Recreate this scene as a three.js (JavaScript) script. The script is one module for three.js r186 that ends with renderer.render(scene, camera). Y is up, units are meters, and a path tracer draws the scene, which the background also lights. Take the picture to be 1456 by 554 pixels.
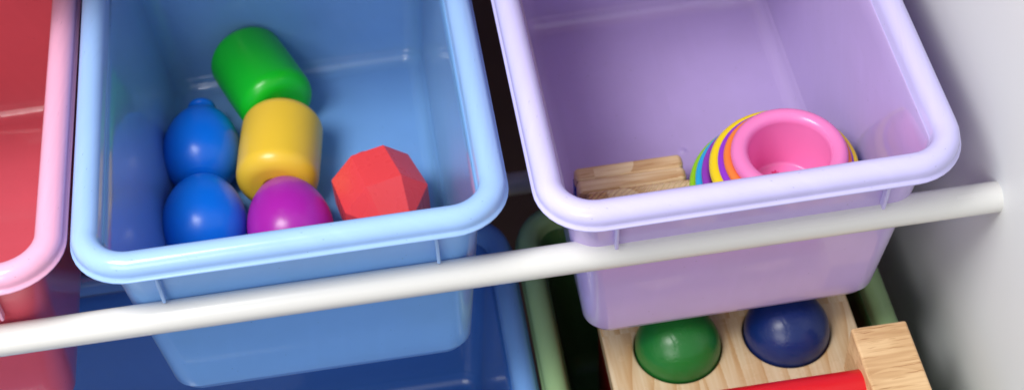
import * as THREE from 'three';
import { RoundedBoxGeometry } from 'three/addons/geometries/RoundedBoxGeometry.js';
import { ConvexGeometry } from 'three/addons/geometries/ConvexGeometry.js';
import { mergeGeometries, toCreasedNormals, mergeVertices } from 'three/addons/utils/BufferGeometryUtils.js';
import { RectAreaLightUniformsLib } from 'three/addons/lights/RectAreaLightUniformsLib.js';

// ---------------------------------------------------------------- camera, lamps, exposure
// "Rack" coordinates: X along the rods, Y square to the bins' rims, Z out of the rack. The bins lean forward by TILT.
const TILT = THREE.MathUtils.degToRad(14);
const ORIGIN = new THREE.Vector3(0, 0.62, 0);
const rackQ = new THREE.Quaternion().setFromAxisAngle(new THREE.Vector3(1, 0, 0), TILT);
const toWorld = (x, y, z) => new THREE.Vector3(x, y, z).applyQuaternion(rackQ).add(ORIGIN);
const dirWorld = (x, y, z) => new THREE.Vector3(x, y, z).applyQuaternion(rackQ);

const scene = new THREE.Scene();
const renderer = new THREE.WebGLRenderer({ antialias: true });
renderer.toneMapping = THREE.LinearToneMapping;
renderer.toneMappingExposure = 1.04;
renderer.outputColorSpace = THREE.SRGBColorSpace;
renderer.shadowMap.enabled = true;
renderer.setSize(1456, 554);

const camera = new THREE.PerspectiveCamera(2 * THREE.MathUtils.radToDeg(Math.atan(301.85 / 2304.52)), 1456 / 603.7, 0.05, 20);
camera.setViewOffset(1456, 603.7, 0, 0, 1456, 554);
{
  const m = new THREE.Matrix4().makeBasis(
    new THREE.Vector3(0.98820179, -0.04598021, 0.14609258), new THREE.Vector3(0.14053339, 0.65144505, -0.7455667), new THREE.Vector3(-0.06088997, 0.75730124, 0.65022092));
  camera.quaternion.setFromRotationMatrix(m).premultiply(rackQ);
  camera.position.copy(toWorld(0.05793257, 0.58612626, 0.4911172));
  camera.focus = 0.8;
  camera.userData.fStop = 9;
}
scene.add(camera);

scene.background = new THREE.Color(0.57, 0.575, 0.59);   // even, weak light of the room round the rack

RectAreaLightUniformsLib.init();
const LAMPS = [   // a softbox above the rack to the left, and a weaker, larger one in front of it
  { at: toWorld(-0.4, 0.97, 0.22), to: toWorld(0.06, -0.05, -0.08), w: 0.46, h: 0.4, power: 21, label: 'small studio softbox lamp high above the rack, outside the frame' },
  { at: toWorld(-0.55, 0.7, 1.05), to: toWorld(0.06, -0.1, 0), w: 0.8, h: 0.6, power: 3.2, label: 'large studio softbox lamp in front of the rack, outside the frame' },
];

// ---------------------------------------------------------------- helpers
function rng(seed) { let a = seed >>> 0; return () => { a = (a + 0x6D2B79F5) | 0; let t = Math.imul(a ^ (a >>> 15), 1 | a); t = (t + Math.imul(t ^ (t >>> 7), 61 | t)) ^ t; return ((t ^ (t >>> 14)) >>> 0) / 4294967296; }; }
const used = {};
function numbered(n) { if (!(n in used)) { used[n] = 0; return n; } used[n]++; return n + '_' + String(used[n]).padStart(3, '0'); }
function tag(o, label, category, group) { o.userData.label = label; o.userData.category = category; if (group) o.userData.group = group; return o; }
function thing(name, label, category, [x, y, z], localQ, group) {
  const o = new THREE.Group(); o.name = numbered(name); scene.add(o);
  o.position.copy(toWorld(x, y, z)); o.quaternion.copy(rackQ); if (localQ) o.quaternion.multiply(localQ);
  return tag(o, label, category, group);
}
function part(name, geo, mat, parent, label) {
  const m = new THREE.Mesh(geo, mat); m.name = name; m.castShadow = m.receiveShadow = true; parent.add(m);
  if (label) m.userData.label = label;
  return m;
}
const lin = (r, g, b) => new THREE.Color().setRGB(r, g, b);

// value noise that tiles over P cells
function noise2(seed, P) {
  const r = rng(seed), g = new Float32Array(P * P); for (let i = 0; i < P * P; i++) g[i] = r();
  return (x, y) => {
    const xi = Math.floor(x), yi = Math.floor(y), fx = x - xi, fy = y - yi, sx = fx * fx * (3 - 2 * fx), sy = fy * fy * (3 - 2 * fy);
    const w = (i) => ((i % P) + P) % P, a = g[w(yi) * P + w(xi)], b = g[w(yi) * P + w(xi + 1)], c = g[w(yi + 1) * P + w(xi)], d = g[w(yi + 1) * P + w(xi + 1)];
    return a + (b - a) * sx + (c - a) * sy + (a - b - c + d) * sx * sy;
  };
}
function dataTex(n, fn, srgb) {
  const d = new Uint8Array(n * n * 4);
  for (let y = 0; y < n; y++) for (let x = 0; x < n; x++) { const c = fn(x / n, y / n), i = 4 * (y * n + x); for (let k = 0; k < 3; k++) d[i + k] = Math.max(0, Math.min(255, Math.round(255 * c[k]))); d[i + 3] = 255; }
  const t = new THREE.DataTexture(d, n, n); t.wrapS = t.wrapT = THREE.RepeatWrapping; t.magFilter = THREE.LinearFilter; t.minFilter = THREE.LinearMipmapLinearFilter; t.generateMipmaps = true;
  if (srgb) t.colorSpace = THREE.SRGBColorSpace; t.needsUpdate = true; return t;
}
// uv in metres x scale, chosen by the face's main direction; grain 'x' or 'z' is the axis along which v runs
function boxUV(g, scale, grain = 'x', off = 0) {
  if (g.index) g = g.toNonIndexed();
  const p = g.attributes.position, n = g.attributes.normal, uv = new Float32Array(p.count * 2);
  for (let i = 0; i < p.count; i += 3) {
    let nx = 0, ny = 0, nz = 0; for (let k = 0; k < 3; k++) { nx += n.getX(i + k); ny += n.getY(i + k); nz += n.getZ(i + k); }
    nx = Math.abs(nx); ny = Math.abs(ny); nz = Math.abs(nz);
    for (let k = 0; k < 3; k++) {
      const X = p.getX(i + k), Y = p.getY(i + k), Z = p.getZ(i + k); let a, b;
      if (ny >= nx && ny >= nz) { a = Z; b = X; if (grain === 'z') { a = X; b = Z; } }
      else if (nz >= nx) { a = Y; b = X; if (grain === 'z') { a = X; b = Y * 3; } }
      else { a = Y; b = Z; if (grain === 'x') { a = Y; b = Z * 3; } }
      uv[2 * (i + k)] = a * scale + off; uv[2 * (i + k) + 1] = b * scale + off * 1.7;
    }
  }
  g.setAttribute('uv', new THREE.BufferAttribute(uv, 2)); return g;
}

// ---------------------------------------------------------------- textures
const nA = noise2(11, 64), nB = noise2(12, 64), nC = noise2(13, 64);
const fbm = (u, v, s) => 0.5 * nA(u * s, v * s) + 0.3 * nB(u * s * 2, v * s * 2) + 0.2 * nC(u * s * 4, v * s * 4);
// plastic: faint handling smears and specks in the gloss, a slightly wavy moulded skin
const glossTex = dataTex(512, (u, v) => { const s = fbm(u, v, 8), f = nC(u * 64, v * 64); const k = 0.55 + 0.55 * Math.max(0, s - 0.45) + 0.04 * (f - 0.5); return [k, k, k]; });
const skinTex = dataTex(512, (u, v) => { const k = 0.5 + 0.7 * (fbm(u, v, 4) - 0.5); return [k, k, k]; });
const scuffTex = dataTex(512, (u, v) => { const a = nC(u * 64, v * 64), b = nB(u * 32, v * 32), k = 0.6 + 0.35 * (fbm(u, v, 8) - 0.5) - 0.5 * Math.max(0, a - 0.72) - 0.5 * Math.max(0, b - 0.7); return [k, k, k]; });
// rubbed, slightly milky patches and dark specks in the bins' plastic
const wearTex = (() => { const q = rng(77), sp = new Float32Array(512 * 512); for (let i = 0; i < 90; i++) { const x = Math.floor(q() * 512), y = Math.floor(q() * 512), k = 0.1 + 0.25 * q(); sp[y * 512 + x] = k; if (q() > 0.5) sp[y * 512 + (x + 1) % 512] = k; }
  return dataTex(512, (u, v) => { const k = 0.985 + 0.03 * (fbm(u, v, 8) - 0.5) + 0.02 * Math.max(0, nB(u * 32, v * 4) - 0.6) - sp[Math.floor(v * 512) * 512 + Math.floor(u * 512)]; return [k, k, k]; }, true); })();
function woodTex(seed, light, dark, o) {
  const a = noise2(seed, 32), b = noise2(seed + 1, 64), c = noise2(seed + 2, 128), r = rng(seed + 5);
  const pores = []; for (let i = 0; i < (o.pores || 0); i++) pores.push([r(), r(), 0.02 + 0.07 * r(), 0.0012 + 0.0016 * r(), 0.3 + 0.7 * r()]);
  const n = 512, pore = new Float32Array(n * n);
  for (const [pu, pv, len, wid, k] of pores) {
    const x0 = Math.floor((pu - wid * 3) * n), x1 = Math.ceil((pu + wid * 3) * n), y0 = Math.floor((pv - len) * n), y1 = Math.ceil((pv + len) * n);
    for (let y = y0; y <= y1; y++) for (let x = x0; x <= x1; x++) {
      const bend = (a(pu * 32, (y / n) * 32) - 0.5) * 0.006, dx = (x / n - pu - bend) / wid, dy = (y / n - pv) / len, q = Math.exp(-dx * dx) * Math.max(0, 1 - dy * dy) * k;
      const i = (((y % n) + n) % n) * n + (((x % n) + n) % n); pore[i] = Math.max(pore[i], q);
    }
  }
  return dataTex(n, (u, v) => {
    const warp = (a(u * 4, v * 2) - 0.5) * o.warp, ring = Math.abs(((u * o.rings + warp) % 1 + 1) % 1), late = Math.pow(ring, o.sharp || 3);
    const fine = b(u * 64, v * 4), fib = c(u * 128, v * 8);
    let t = o.ringK * late + 0.22 * (fine - 0.5) + 0.2 * (fib - 0.5) + 0.2 * (a(u * 8, v * 8) - 0.5);
    t += 0.75 * pore[Math.floor(v * n) * n + Math.floor(u * n)];
    t = Math.max(0, Math.min(1, t + 0.12)); return [0, 1, 2].map((k) => (light[k] + (dark[k] - light[k]) * t) / 255);
  }, true);
}
const pineTex = woodTex(31, [236, 214, 180], [196, 142, 84], { rings: 9, warp: 0.8, ringK: 0.5, sharp: 4, pores: 10 });
const beechTex = woodTex(51, [232, 198, 152], [150, 96, 52], { rings: 3, warp: 0.9, ringK: 0.16, sharp: 2, pores: 150 });
const ashTex = woodTex(71, [246, 222, 184], [182, 130, 82], { rings: 4, warp: 3.0, ringK: 0.5, sharp: 2, pores: 90 });
const sawTex = dataTex(512, (u, v) => { const k = 0.5 + 0.35 * Math.sin((u * 26 + v * 26 + 1.2 * (nA(u * 6, v * 6) - 0.5)) * Math.PI * 2) + 0.25 * (nC(u * 64, v * 64) - 0.5); return [k, k, k]; });
const wallTex = dataTex(256, (u, v) => { const k = 0.8 + 0.25 * (fbm(u, v, 8) - 0.5); return [k, k, k]; }, true);

// ---------------------------------------------------------------- materials
function binBody(r, g, b, through) { return new THREE.MeshPhysicalMaterial({ color: lin(r, g, b), map: wearTex, roughness: 0.42, transmission: through, thickness: 0, ior: 1.49, clearcoat: 1, clearcoatRoughness: 0.055, clearcoatRoughnessMap: glossTex, bumpMap: skinTex, bumpScale: 0.00012, side: THREE.DoubleSide }); }
function binRim(r, g, b) { return new THREE.MeshPhysicalMaterial({ color: lin(r, g, b), map: wearTex, roughness: 0.3, roughnessMap: glossTex, ior: 1.49, bumpMap: skinTex, bumpScale: 0.0003 }); }
function toyPlastic(r, g, b, rough = 0.54) { return new THREE.MeshPhysicalMaterial({ color: lin(r, g, b), roughness: rough, roughnessMap: glossTex, ior: 1.49, bumpMap: skinTex, bumpScale: 0.0002 }); }
function paint(r, g, b) { return new THREE.MeshPhysicalMaterial({ color: lin(r, g, b), roughness: 0.55, roughnessMap: glossTex, ior: 1.5, bumpMap: scuffTex, bumpScale: 0.0005 }); }
const whiteEnamel = new THREE.MeshPhysicalMaterial({ color: lin(0.71, 0.71, 0.69), roughness: 0.42, roughnessMap: glossTex, ior: 1.48 });
const panelWhite = new THREE.MeshPhysicalMaterial({ color: lin(0.73, 0.755, 0.765), roughness: 0.45, ior: 1.45 });

// ---------------------------------------------------------------- the place behind the rack
{
  const wallMat = new THREE.MeshStandardMaterial({ color: lin(0.2, 0.12, 0.115), map: wallTex, roughness: 0.85 });
  const w = new THREE.Mesh(new THREE.BoxGeometry(2.4, 1.1, 0.04), wallMat); w.name = 'wall'; w.position.set(0, 0.55, -0.47); w.userData.kind = 'structure'; w.castShadow = w.receiveShadow = true; scene.add(w);
  const f = new THREE.Mesh(new THREE.BoxGeometry(2.4, 0.04, 1.6), wallMat.clone()); f.material.color = lin(0.16, 0.11, 0.085); f.name = 'floor'; f.position.set(0, -0.02, 0.35); f.userData.kind = 'structure'; f.castShadow = f.receiveShadow = true; scene.add(f);
}

// ---------------------------------------------------------------- the rack: two side panels and the rods that carry the bins
const PANEL_X = 0.352, ROD_R = 0.008;
{
  const rack = new THREE.Group(); rack.name = numbered('storage_rack'); scene.add(rack);
  tag(rack, 'white toy storage rack with side panel and rods carrying the plastic bins', 'rack');
  const P = (y, z) => toWorld(0, y, z);
  const top = P(0.40, -0.248), low = P(-0.34, 0.285);
  const sh = new THREE.Shape(); sh.moveTo(top.z, top.y); sh.lineTo(low.z, low.y); sh.lineTo(low.z + 0.01, 0.001); sh.lineTo(-0.4, 0.001); sh.lineTo(-0.4, top.y); sh.closePath();
  const g = new THREE.ExtrudeGeometry(sh, { depth: 0.012, bevelEnabled: true, bevelThickness: 0.002, bevelSize: 0.002, bevelSegments: 3 });
  g.rotateY(-Math.PI / 2);                                   // shape x -> world z, extrusion -> -x
  for (const x of [PANEL_X + 0.014, -PANEL_X + 0.002]) { const m = part('side_panel', g, panelWhite, rack); m.position.x = x; }
  const rod = (name, y, z) => { const c = new THREE.CylinderGeometry(ROD_R, ROD_R, 2 * PANEL_X + 0.001, 48, 1); c.rotateZ(Math.PI / 2); const m = part(name, c, whiteEnamel, rack); m.position.copy(P(y, z)); m.quaternion.copy(rackQ); };
  rod('front_rod', -0.0407, -0.012); rod('rear_rod', -0.0407, -0.286);
  rod('front_rod', 0.1413, -0.145); rod('rear_rod', 0.1413, -0.419); rod('front_rod', -0.2227, 0.121); rod('rear_rod', -0.255, -0.257);
}

// ---------------------------------------------------------------- plastic bins
const RIM_R = 0.03, ARC = 10;
// one loop round a rounded rectangle of half sizes hx, hz and corner radius r, always with the same number of points
function loop(hx, hz, r) {
  const pts = [];
  for (const [sx, sz, a0] of [[1, 1, 0], [-1, 1, 1], [-1, -1, 2], [1, -1, 3]])
    for (let i = 0; i <= ARC; i++) { const a = (a0 + i / ARC) * Math.PI / 2; pts.push([sx * (hx - r) + r * Math.cos(a), sz * (hz - r) + r * Math.sin(a)]); }
  return pts;
}
// rings: [inset, y, corner radius]; closed joins the last ring to the first, capped fills the last ring
function sweep(hx, hz, rings, closed, capA, capB) {
  const pos = [], uv = [], idx = [], N = 4 * (ARC + 1); let run = 0;
  const use = closed ? [...rings, rings[0]] : rings;
  use.forEach(([o, y, r], k) => {
    if (k) run += Math.hypot(o - use[k - 1][0], y - use[k - 1][1]);
    const L = loop(hx - o, hz - o, r); let s = 0;
    for (let i = 0; i <= N; i++) { const q = L[i % N], b = L[(i + N - 1) % N]; if (i) s += Math.hypot(q[0] - b[0], q[1] - b[1]); pos.push(q[0], y, q[1]); uv.push(s * 6, run * 6); }
  });
  for (let k = 0; k + 1 < use.length; k++) for (let i = 0; i < N; i++) { const a = k * (N + 1) + i, b = a + N + 1; idx.push(a, a + 1, b, a + 1, b + 1, b); }
  for (const [cap, k] of [[capA, 0], [capB, use.length - 1]]) if (cap) {
    const c = pos.length / 3; pos.push(0, use[k][1], 0); uv.push(0, 0);
    const st = pos.length / 3; for (let i = 0; i < N; i++) { const j = 3 * (k * (N + 1) + i); pos.push(pos[j], pos[j + 1], pos[j + 2]); uv.push(pos[j] * 6, pos[j + 2] * 6); }
    for (let i = 0; i < N; i++) { const a = st + i, b = st + (i + 1) % N; if (k) idx.push(c, a, b); else idx.push(c, b, a); }
  }
  const g = new THREE.BufferGeometry(); g.setAttribute('position', new THREE.Float32BufferAttribute(pos, 3)); g.setAttribute('uv', new THREE.Float32BufferAttribute(uv, 2)); g.setIndex(idx);
  g.computeVertexNormals();
  // weld the seam's normals
  const n = g.attributes.normal;
  for (let k = 0; k < use.length; k++) { const a = k * (N + 1), b = a + N, v = new THREE.Vector3(n.getX(a) + n.getX(b), n.getY(a) + n.getY(b), n.getZ(a) + n.getZ(b)).normalize(); n.setXYZ(a, v.x, v.y, v.z); n.setXYZ(b, v.x, v.y, v.z); }
  if (closed) for (let i = 0; i <= N; i++) { const a = i, b = (use.length - 1) * (N + 1) + i, v = new THREE.Vector3(n.getX(a) + n.getX(b), n.getY(a) + n.getY(b), n.getZ(a) + n.getZ(b)).normalize(); n.setXYZ(a, v.x, v.y, v.z); n.setXYZ(b, v.x, v.y, v.z); }
  return g;
}
const H = 0.128, WALL = 0.0022, DEPTH = 0.298;
function makeBin(root, width, rimMat, bodyMat) {
  const hx = width / 2, hz = DEPTH / 2;
  // the rolled rim: a lip, an arch, and a short inner leg that the wall grows out of
  const rim = [[0, 0.0004, 0], [0.0002, 0.0013, 0], [0.0012, 0.0021, 0], [0.0014, 0.0034, 0]];
  for (let i = 0; i <= 12; i++) { const a = Math.PI - i / 12 * Math.PI * 0.97; rim.push([0.0079 + 0.0066 * Math.cos(a), 0.0046 + 0.0066 * Math.sin(a), 0]); }
  rim.push([0.0150, 0.0025, 0], [0.0154, -0.0010, 0], [0.0156, -0.0022, 0], [0.0146, -0.0028, 0], [0.0134, -0.0020, 0], [0.0126, 0.003, 0], [0.0105, 0.0078, 0], [0.0079, 0.0088, 0], [0.0052, 0.0078, 0], [0.0034, 0.003, 0], [0.003, 0.0006, 0], [0.0016, -0.0003, 0], [0.0005, -0.0001, 0]);
  for (const p of rim) p[2] = Math.max(0.012, RIM_R - p[0]);
  part('rim', sweep(hx, hz, rim, true), rimMat, root);
  // the tub, outside then inside, closed at the top edge
  const R = 0.011, oB = 0.0266, oT = 0.0141, out = [], inn = [];
  for (let i = 0; i <= 10; i++) { const t = i / 10; out.push([oT + (oB - 0.0012 - oT) * t, 0.0005 - (H - R + 0.0005) * t, 0.0145 - 0.001 * t]); }
  for (let i = 1; i <= 7; i++) { const a = i / 7 * Math.PI / 2; out.push([oB + R * (1 - Math.cos(a)), -H + R * (1 - Math.sin(a)), 0.0135 - 0.0085 * (1 - Math.cos(a))]); }
  const Ri = R - 0.0015;
  for (let i = 0; i <= 10; i++) { const t = i / 10; inn.push([oT + WALL + (oB - 0.0012 - oT) * t, 0.0005 - (H - R + 0.0005) * t, 0.0128 - 0.001 * t]); }
  for (let i = 1; i <= 7; i++) { const a = i / 7 * Math.PI / 2; inn.push([oB + WALL + Ri * (1 - Math.cos(a)), -H + WALL + Ri * (1 - Math.sin(a)), 0.0118 - 0.0078 * (1 - Math.cos(a))]); }
  const rings = [...out.reverse(), ...inn];
  part('tub', sweep(hx, hz, rings, false, true, true), bodyMat, root);
  // ribs under the rim that sit on the rods
  const rib = new RoundedBoxGeometry(0.0019, 0.034, 0.005, 2, 0.0008);
  for (const [sx, sz] of [[-1, 1], [1, 1], [-1, -1], [1, -1]]) { const m = part('rib', rib, rimMat, root); m.position.set(sx * (hx - 0.0385), -0.0145, sz * (hz - 0.0133)); m.rotation.x = sz * 0.083; }
  // the mark of the mould's gate in the middle of the floor
  const gm = new THREE.LatheGeometry([[0, 0.0011], [0.0012, 0.0008], [0.0019, 0.0003], [0.003, 0.0001], [0.0045, -0.0002]].map(([x, y]) => new THREE.Vector2(x, y)), 20);
  part('mould_mark', gm, bodyMat, root).position.y = -H + WALL;
}
// a bin hangs a little nose-up or nose-down about its front rim (pitch)
function bin(name, label, x, y, zFront, width, rimMat, bodyMat, yaw = 0, pitch = 0) {
  const q = new THREE.Quaternion().setFromEuler(new THREE.Euler(pitch, yaw, 0, 'XYZ'));
  const t = thing(name, label, 'bin', [x, y + DEPTH / 2 * Math.sin(pitch), zFront - DEPTH / 2 * Math.cos(pitch)], q, 'plastic bins hung on the rack');
  makeBin(t, width, rimMat, bodyMat); return t;
}
const SMALL = 0.212, EYE = [0.058, 0.586, 0.491];
const BLUE_PITCH = -0.025, LAVENDER_PITCH = 0.028;
// where a toy drawn for a level floor rests once its bin is pitched
function rest(x, y, z, pitch) { const k = -Math.sin(pitch), s = (z - EYE[2]) / (y - EYE[1]), dy = k * z / (1 - k * s); return [x + (x - EYE[0]) / (y - EYE[1]) * dy, y + dy, z + s * dy]; }
const pitchQ = (p, q) => { const a = new THREE.Quaternion().setFromAxisAngle(new THREE.Vector3(1, 0, 0), p); return q ? a.multiply(q) : a; };
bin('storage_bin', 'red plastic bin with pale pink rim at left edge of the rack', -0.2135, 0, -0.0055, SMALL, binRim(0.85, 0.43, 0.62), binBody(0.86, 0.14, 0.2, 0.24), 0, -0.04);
bin('storage_bin', 'light blue plastic bin holding snap beads, hung on the white rod', 0, 0, -0.0015, SMALL, binRim(0.33, 0.53, 0.92), binBody(0.25, 0.54, 0.98, 0.27), 0, BLUE_PITCH);
bin('storage_bin', 'lavender plastic bin holding nested cups and wooden tiles', 0.2214, 0, 0.0075, SMALL, binRim(0.6, 0.57, 0.94), binBody(0.7, 0.56, 0.97, 0.27), 0.007, LAVENDER_PITCH);
bin('storage_bin', 'wide dark blue plastic bin on the row below the light blue bin', -0.102, -0.182, 0.133, 0.435, binRim(0.17, 0.36, 0.72), binBody(0.035, 0.16, 0.54, 0.22));
bin('storage_bin', 'green plastic bin below the lavender bin, holding the wooden pounding bench', 0.223, -0.182, 0.133, SMALL, binRim(0.3, 0.46, 0.22), binBody(0.08, 0.22, 0.07, 0.3));

// the row above, just out of the frame, which shades the backs of the bins in view
bin('storage_bin', 'red plastic bin on the row above the pink-rimmed bin', -0.2135, 0.182, -0.133, SMALL, binRim(0.7, 0.05, 0.08), binBody(0.7, 0.03, 0.05, 0.35));
bin('storage_bin', 'blue plastic bin on the row above the light blue bin', 0, 0.182, -0.133, SMALL, binRim(0.17, 0.36, 0.72), binBody(0.08, 0.2, 0.6, 0.35));
bin('storage_bin', 'red plastic bin on the row above the lavender bin', 0.2214, 0.182, -0.133, SMALL, binRim(0.7, 0.05, 0.08), binBody(0.7, 0.03, 0.05, 0.35));

// ---------------------------------------------------------------- snap beads in the light blue bin
const V2 = (a) => a.map(([x, y]) => new THREE.Vector2(x, y));
function aim(x, y, z, spin = 0) { const q = new THREE.Quaternion().setFromUnitVectors(new THREE.Vector3(0, 1, 0), new THREE.Vector3(x, y, z).normalize()); return q.multiply(new THREE.Quaternion().setFromAxisAngle(new THREE.Vector3(0, 1, 0), spin)); }
// lathe profile from the socket end (bottom) to the knob end (top)
function barrelProfile(r, L, e) {
  const p = [[0.0001, -L / 2 + 0.0016], [0.0062, -L / 2 + 0.0015], [0.0070, -L / 2 + 0.0009], [0.0078, -L / 2 + 0.0002], [0.0088, -L / 2]];
  for (let i = 0; i <= 10; i++) { const a = -Math.PI / 2 + i / 10 * Math.PI / 2; p.push([r - e + e * Math.cos(a), -L / 2 + e + e * Math.sin(a)]); }
  p.push([r + 0.0002, 0]);
  for (let i = 0; i <= 10; i++) { const a = i / 10 * Math.PI / 2; p.push([r - e + e * Math.cos(a), L / 2 - e + e * Math.sin(a)]); }
  p.push([0.0001, L / 2]); return V2(p);
}
function eggProfile(r, L, endR) {   // blunt at the socket end, drawn in towards the knob
  const p = [[0.0001, -L / 2 + 0.012], [0.0062, -L / 2 + 0.012], [0.0066, -L / 2 + 0.0008], [0.0074, -L / 2], [0.0092, -L / 2 + 0.0002], [0.0106, -L / 2 + 0.0009]];
  const c = -0.07 * L, y0 = -L / 2 + 0.0016, y1 = L / 2 - 0.0008;
  for (let i = 0; i <= 36; i++) {
    const y = y0 + (y1 - y0) * (0.5 - 0.5 * Math.cos(Math.PI * i / 36)), t = y < c ? (c - y) / (c - y0) : (y - c) / (y1 - c), e = y < c ? 0.0122 : endR;
    p.push([r * Math.sqrt(1 - Math.pow(t, y < c ? 2.3 : 1.8) * (1 - (e / r) ** 2)), y]);
  }
  p.push([endR - 0.0012, L / 2 - 0.0002], [0.0001, L / 2]); return V2(p);
}
const knobProfile = V2([[0.0048, -0.001], [0.0047, 0.003], [0.0052, 0.0045], [0.0056, 0.006], [0.0052, 0.0078], [0.0038, 0.0088], [0.0001, 0.0091]]);
const FLOOR = -H + WALL;
function bead(name, label, profile, L, mat, [x, y, z], [dx, dy, dz]) {
  const t = thing(name, label, 'toy bead', rest(x, y, z, BLUE_PITCH), pitchQ(BLUE_PITCH, aim(dx, dy, dz)), 'snap beads in the light blue bin');
  part('shell', new THREE.LatheGeometry(profile, 64), mat, t);
  part('knob', new THREE.LatheGeometry(knobProfile, 32), mat, t).position.y = L / 2;
  return t;
}
const blueP = toyPlastic(0.003, 0.17, 0.8), greenP = toyPlastic(0.008, 0.58, 0.02), yellowP = toyPlastic(0.86, 0.56, 0.04), magentaP = toyPlastic(0.44, 0.018, 0.4), redP = toyPlastic(0.84, 0.065, 0.07, 0.5);
const lead = bead('snap_bead', 'blue egg-shaped snap bead whose small knob points at the back', eggProfile(0.0232, 0.056, 0.0085), 0.055, blueP, [-0.0592, FLOOR + 0.0232, -0.1835], [0.02, 0.04, -1]);
lead.children[1].scale.set(1.5, 0.85, 1.5);
bead('snap_bead', 'blue egg-shaped snap bead just behind the front rim, joined to another', eggProfile(0.0242, 0.058, 0.0075), 0.058, blueP, [-0.0588, FLOOR + 0.0244, -0.1265], [-0.02, 0, -1]);
bead('snap_bead', 'green barrel-shaped snap bead lying aslant behind the yellow one', barrelProfile(0.0235, 0.060, 0.0095), 0.060, greenP, [-0.0218, FLOOR + 0.0237, -0.2335], [-0.37, 0, -0.93]);
bead('snap_bead', 'yellow barrel-shaped snap bead between the green and magenta ones', barrelProfile(0.0240, 0.056, 0.0098), 0.056, yellowP, [-0.0136, FLOOR + 0.0242, -0.1695], [0.125, 0, -0.99]);
bead('snap_bead', 'magenta egg-shaped snap bead in front of the yellow barrel', eggProfile(0.0242, 0.058, 0.0085), 0.058, magentaP, [-0.0112, FLOOR + 0.0244, -0.1150], [-0.12, 0, -1]).children[1].scale.set(1.3, 1.1, 1.3);
bead('snap_bead', 'magenta snap bead mostly hidden below the red faceted bead', eggProfile(0.0245, 0.05, 0.015), 0.05, magentaP, [0.0555, FLOOR + 0.0247, -0.0690], [-0.2, 0, -1]);
{
  const ax = new THREE.Vector3(-0.26, 0, -0.965).normalize(), up = new THREE.Vector3(0, 1, 0), sd = ax.clone().cross(up);
  const q = new THREE.Quaternion().setFromRotationMatrix(new THREE.Matrix4().makeBasis(sd, ax, up));
  const t = thing('faceted_snap_bead', 'red faceted snap bead like a cut gem beside the yellow bead', 'toy bead', rest(0.0448, FLOOR + 0.0250, -0.1130, BLUE_PITCH), pitchQ(BLUE_PITCH, q), 'snap beads in the light blue bin');
  t.scale.setScalar(0.965);
  const pts = []; const ring = (r, y, n, ph) => { for (let i = 0; i < n; i++) { const a = (i + ph) / n * Math.PI * 2; pts.push(new THREE.Vector3(r * Math.cos(a), y, r * Math.sin(a))); } };
  ring(0.0120, 0.0375, 8, 0.5); ring(0.0255, 0.0280, 8, 0.5); ring(0.0270, 0, 8, 0.5); ring(0.0105, -0.0190, 4, 0.5);
  const ball = new THREE.IcosahedronGeometry(0.0008, 1).attributes.position, soft = [];   // a small ball rolled round the corners blunts the edges
  for (const v of pts) for (let i = 0; i < ball.count; i += 2) soft.push(new THREE.Vector3(ball.getX(i), ball.getY(i), ball.getZ(i)).add(v));
  const g = toCreasedNormals(new ConvexGeometry(soft), 0.12); const uv = []; const p = g.attributes.position; for (let i = 0; i < p.count; i++) uv.push(p.getX(i) * 6, p.getY(i) * 6); g.setAttribute('uv', new THREE.Float32BufferAttribute(uv, 2));
  part('shell', g, redP, t);
  const k = part('knob', new THREE.LatheGeometry(knobProfile, 32), redP, t); k.position.y = 0.0372; k.scale.set(1.5, 1.0, 1.5);
}

// ---------------------------------------------------------------- wooden tiles in the lavender bin
{
  const woodMat = (map, saw) => new THREE.MeshPhysicalMaterial({ color: lin(0.92, 0.9, 0.86), map, roughness: 0.62, bumpMap: saw ? sawTex : map, bumpScale: saw ? 0.0009 : 0.0003 });
  const blue = paint(0.01, 0.06, 0.42), th = 0.0096, hh = 0.027, y0 = FLOOR;
  const rows = [['wooden tile on edge at the back of the tile stack', 0.0625, 0.1834, 0], ['wooden tile on edge, second from the back, with swirling grain', 0.0625, 0.1833, 0], ['wooden tile on edge with diagonal saw marks, third from the back', 0.0610, 0.1866, 1], ['wooden tile on edge nearest the lavender front rim', 0.0610, 0.1872, 0]];
  rows.forEach(([label, len, x, saw], i) => {
    const t = thing('wooden_tile', label, 'wooden tile', rest(x, y0, -0.1195 + i * (th + 0.0001), LAVENDER_PITCH), pitchQ(LAVENDER_PITCH).multiply(new THREE.Quaternion().setFromAxisAngle(new THREE.Vector3(0, 1, 0), -0.012 * (i > 1))), 'wooden tiles standing in the lavender bin');
    const g = boxUV(new RoundedBoxGeometry(len, hh, th, 4, 0.0032), 11, 'x', 0.13 + 0.29 * i); g.translate(0, hh / 2 + 0.0005, 0);
    part('tile', g, woodMat(ashTex, saw), t);
    const f = new RoundedBoxGeometry(len + 0.0006, hh * 0.7, th - 0.0016, 2, 0.0012); f.translate(0, hh * 0.36, 0);
    part('painted_end', f, blue, t, 'blue painted lower end');
  });
}

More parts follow.
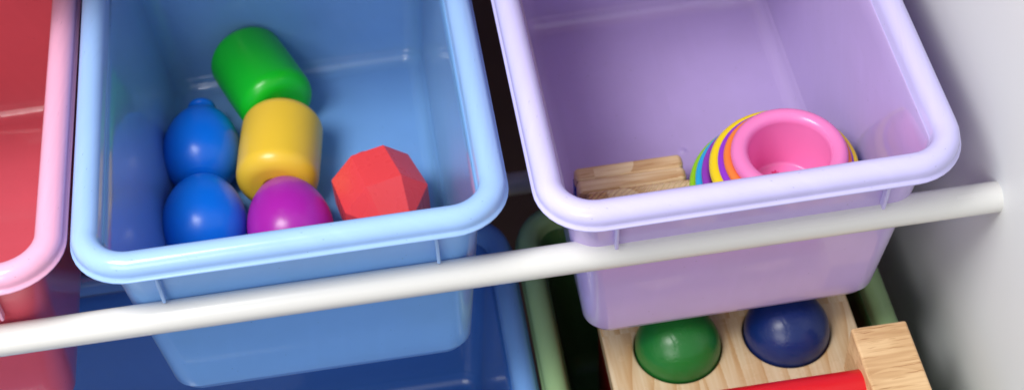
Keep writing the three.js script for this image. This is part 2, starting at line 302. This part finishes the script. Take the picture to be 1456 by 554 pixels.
// ---------------------------------------------------------------- nested cups in the lavender bin
{
  const cups = [   // lip radius, lip height above the floor, roll radius, colour, label
    [0.0312, 0.0735, 0.0047, [0.9, 0.24, 0.56], 'pink stacking cup, the innermost and topmost of the nest'],
    [0.0342, 0.0675, 0.0026, [0.9, 0.24, 0.05], 'orange stacking cup right around the pink cup'],
    [0.0364, 0.0645, 0.0024, [0.3, 0.045, 0.66], 'purple stacking cup between the orange and yellow cups'],
    [0.0402, 0.0625, 0.0036, [0.9, 0.68, 0.02], 'yellow stacking cup in the middle of the nest'],
    [0.0432, 0.0545, 0.0026, [0.28, 0.05, 0.5], 'violet stacking cup just outside the yellow cup'],
    [0.0456, 0.0495, 0.0024, [0.03, 0.42, 0.78], 'sky blue stacking cup between the violet and green cups'],
    [0.0480, 0.0450, 0.0024, [0.3, 0.62, 0.02], 'lime green stacking cup, the outermost of the nest'],
  ];
  const n = cups.length;
  cups.forEach(([r, top, e, c, label], i) => {
    const bottom = 0.0006 + (n - 1 - i) * 0.0021, hgt = top - bottom, out = r - e * 0.9, wt = 0.0011, rb = out - hgt * 0.09 - 0.0006;
    const t = thing('stacking_cup', label, 'toy cup', rest(0.2578 + 0.0007 * (n - 1 - i), FLOOR + bottom, -0.0760, LAVENDER_PITCH), pitchQ(LAVENDER_PITCH), 'nest of stacking cups in the lavender bin');
    const deep = i === 0 ? 0.035 : 0, p = [];
    p.push([0.0001, 0], [rb - 0.002, 0], [rb - 0.0005, 0.0006], [rb, 0.002], [out, hgt - e * 1.6]);
    for (let k = 0; k <= 14; k++) { const a = -Math.PI * 0.25 + k / 14 * Math.PI * 1.25; p.push([r - e + e * Math.cos(a), hgt - e + e * Math.sin(a)]); }
    if (i === 0) { p.push([r - 2 * e, hgt - e * 2], [r - 2 * e - 0.0022, hgt - deep + 0.002], [r - 2 * e - 0.004, hgt - deep], [0.0001, hgt - deep]); }
    else p.push([r - 2 * e, hgt - e - 0.001], [Math.min(out - wt, r - 2 * e), hgt - e * 2.2], [rb - wt, 0.004], [rb - wt - 0.001, 0.0016], [0.0001, 0.0016]);
    part('cup', new THREE.LatheGeometry(V2(p), 96), toyPlastic(...c, 0.4), t);
    if (i === 0) {
      const s = new THREE.Shape(); for (let k = 0; k <= 60; k++) { const a = k / 60 * Math.PI * 2, q = 0.0021 * (0.72 + 0.3 * Math.cos(5 * a)); if (k) s.lineTo(q * Math.cos(a), q * Math.sin(a)); else s.moveTo(q, 0); }
      const g = new THREE.ExtrudeGeometry(s, { depth: 0.0004, bevelEnabled: false }); g.rotateX(-Math.PI / 2);
      const em = part('flower_emblem', g, toyPlastic(0.7, 0.04, 0.2), t, 'small red flower mark on the floor of the cup'); em.position.set(-0.002, hgt - deep + 0.0001, -0.0125);
    }
  });
}

// ---------------------------------------------------------------- pounding bench, balls and mallet in the green bin
const BOARD = -0.16;
{
  const x0 = 0.1545, x1 = 0.2985, zb = -0.105, zf = 0.085, cx = (x0 + x1) / 2, cz = (zb + zf) / 2, base = -0.182 + FLOOR + 0.001, thick = 0.012;
  const holes = [[0.1955, -0.0335], [0.2582, -0.0330], [0.194, 0.0415], [0.257, 0.0415]];
  const bench = thing('pounding_bench', 'pale wooden pounding bench with round holes and red sides in the green bin', 'toy bench', [cx, base, cz]);
  const s = new THREE.Shape(); const hw = (x1 - x0) / 2, hd = (zf - zb) / 2;
  s.moveTo(-hw, -hd); s.lineTo(hw, -hd); s.lineTo(hw, hd); s.lineTo(-hw, hd); s.closePath();
  for (const [hxp, hzp] of holes) { const h = new THREE.Path(); h.absarc(hxp - cx, -(hzp - cz), 0.0248, 0, Math.PI * 2, true); s.holes.push(h); }
  let g = new THREE.ExtrudeGeometry(s, { depth: thick - 0.003, bevelEnabled: true, bevelThickness: 0.0015, bevelSize: 0.0015, bevelOffset: -0.0015, bevelSegments: 3, curveSegments: 40 });
  g.rotateX(-Math.PI / 2); g = boxUV(g, 9, 'z', 0.2); g.translate(0, BOARD - base - thick + 0.0015, 0);
  part('top_board', g, new THREE.MeshPhysicalMaterial({ color: lin(0.9, 0.88, 0.84), map: pineTex, roughness: 0.42, roughnessMap: glossTex, clearcoat: 0.35, clearcoatRoughness: 0.25, bumpMap: glossTex, bumpScale: 0.0003 }), bench);
  const red = paint(0.5, 0.012, 0.015), hgt = BOARD - base - thick;
  for (const sx of [-1, 1]) { const q = part('side_board', new RoundedBoxGeometry(0.01, hgt, zf - zb - 0.006, 2, 0.0015), red, bench); q.position.set(sx * (hw - 0.0125), hgt / 2, 0); }
  const inner = part('ball_shelf', new RoundedBoxGeometry(2 * hw - 0.038, 0.006, zf - zb - 0.03, 2, 0.001), new THREE.MeshPhysicalMaterial({ color: lin(0.9, 0.88, 0.84), map: pineTex, roughness: 0.6 }), bench); inner.position.y = hgt - 0.018;
  const ballR = 0.0242;
  for (const [k, c, label] of [[0, [0.012, 0.16, 0.025], 'glossy green wooden ball set in the bench hole nearer the dark gap'], [1, [0.006, 0.022, 0.14], 'glossy navy wooden ball set in the bench hole beside the green ball']]) {
    const t = thing('wooden_ball', label, 'ball', [holes[k][0], BOARD + 0.0005, holes[k][1]], aim(0.3, 0.9, 0.2), 'balls in the pounding bench');
    part('ball', new THREE.SphereGeometry(ballR, 64, 40), paint(...c), t);
  }
}
{
  const bx0 = 0.2825, bx1 = 0.3132, bz0 = -0.0028, len = 0.066, hh = 0.0368;
  const m = thing('toy_mallet', 'wooden toy mallet with red handle lying on the pounding bench', 'mallet', [(bx0 + bx1) / 2, BOARD + 0.0004, bz0 + len / 2]);
  const g = boxUV(new RoundedBoxGeometry(bx1 - bx0, hh, len, 4, 0.0016), 10, 'x', 0.31); g.translate(0, hh / 2, 0);
  part('head', g, new THREE.MeshPhysicalMaterial({ color: lin(0.92, 0.9, 0.86), map: beechTex, roughness: 0.5, bumpMap: beechTex, bumpScale: 0.0003 }), m);
  const h = new THREE.CylinderGeometry(0.0102, 0.0102, 0.155, 40); h.rotateZ(Math.PI / 2);
  const hm = part('handle', h, paint(0.62, 0.006, 0.012), m); hm.position.set(-(bx1 - bx0) / 2 - 0.0765, hh / 2 + 0.001, -0.0055);
}

// ---------------------------------------------------------------- the lamp above and in front, outside the frame
for (const K of LAMPS) {
  const l = new THREE.RectAreaLight(lin(1, 0.985, 0.96), K.power, K.w, K.h);
  l.position.copy(K.at); l.lookAt(K.to); l.castShadow = true; scene.add(l);
  const t = new THREE.Group(); t.name = numbered('softbox_lamp'); scene.add(t); tag(t, K.label, 'lamp', 'studio lamps');
  t.position.copy(K.at); t.lookAt(K.to);
  const d = new THREE.BoxGeometry(K.w, K.h, 0.004); d.translate(0, 0, -0.004);
  part('diffuser', d, new THREE.MeshStandardMaterial({ color: lin(0.8, 0.8, 0.8), emissive: lin(1, 0.985, 0.96), emissiveIntensity: 1.2, roughness: 0.9 }), t);
  const hs = new THREE.CylinderGeometry(0.06, 0.5 * Math.SQRT2 * K.w, 0.25, 4, 1, false, Math.PI / 4); hs.rotateX(-Math.PI / 2); hs.scale(1, K.h / K.w, 1); hs.translate(0, 0, -0.134);
  part('housing', hs, new THREE.MeshStandardMaterial({ color: lin(0.03, 0.03, 0.03), roughness: 0.8 }), t);
}

renderer.render(scene, camera);
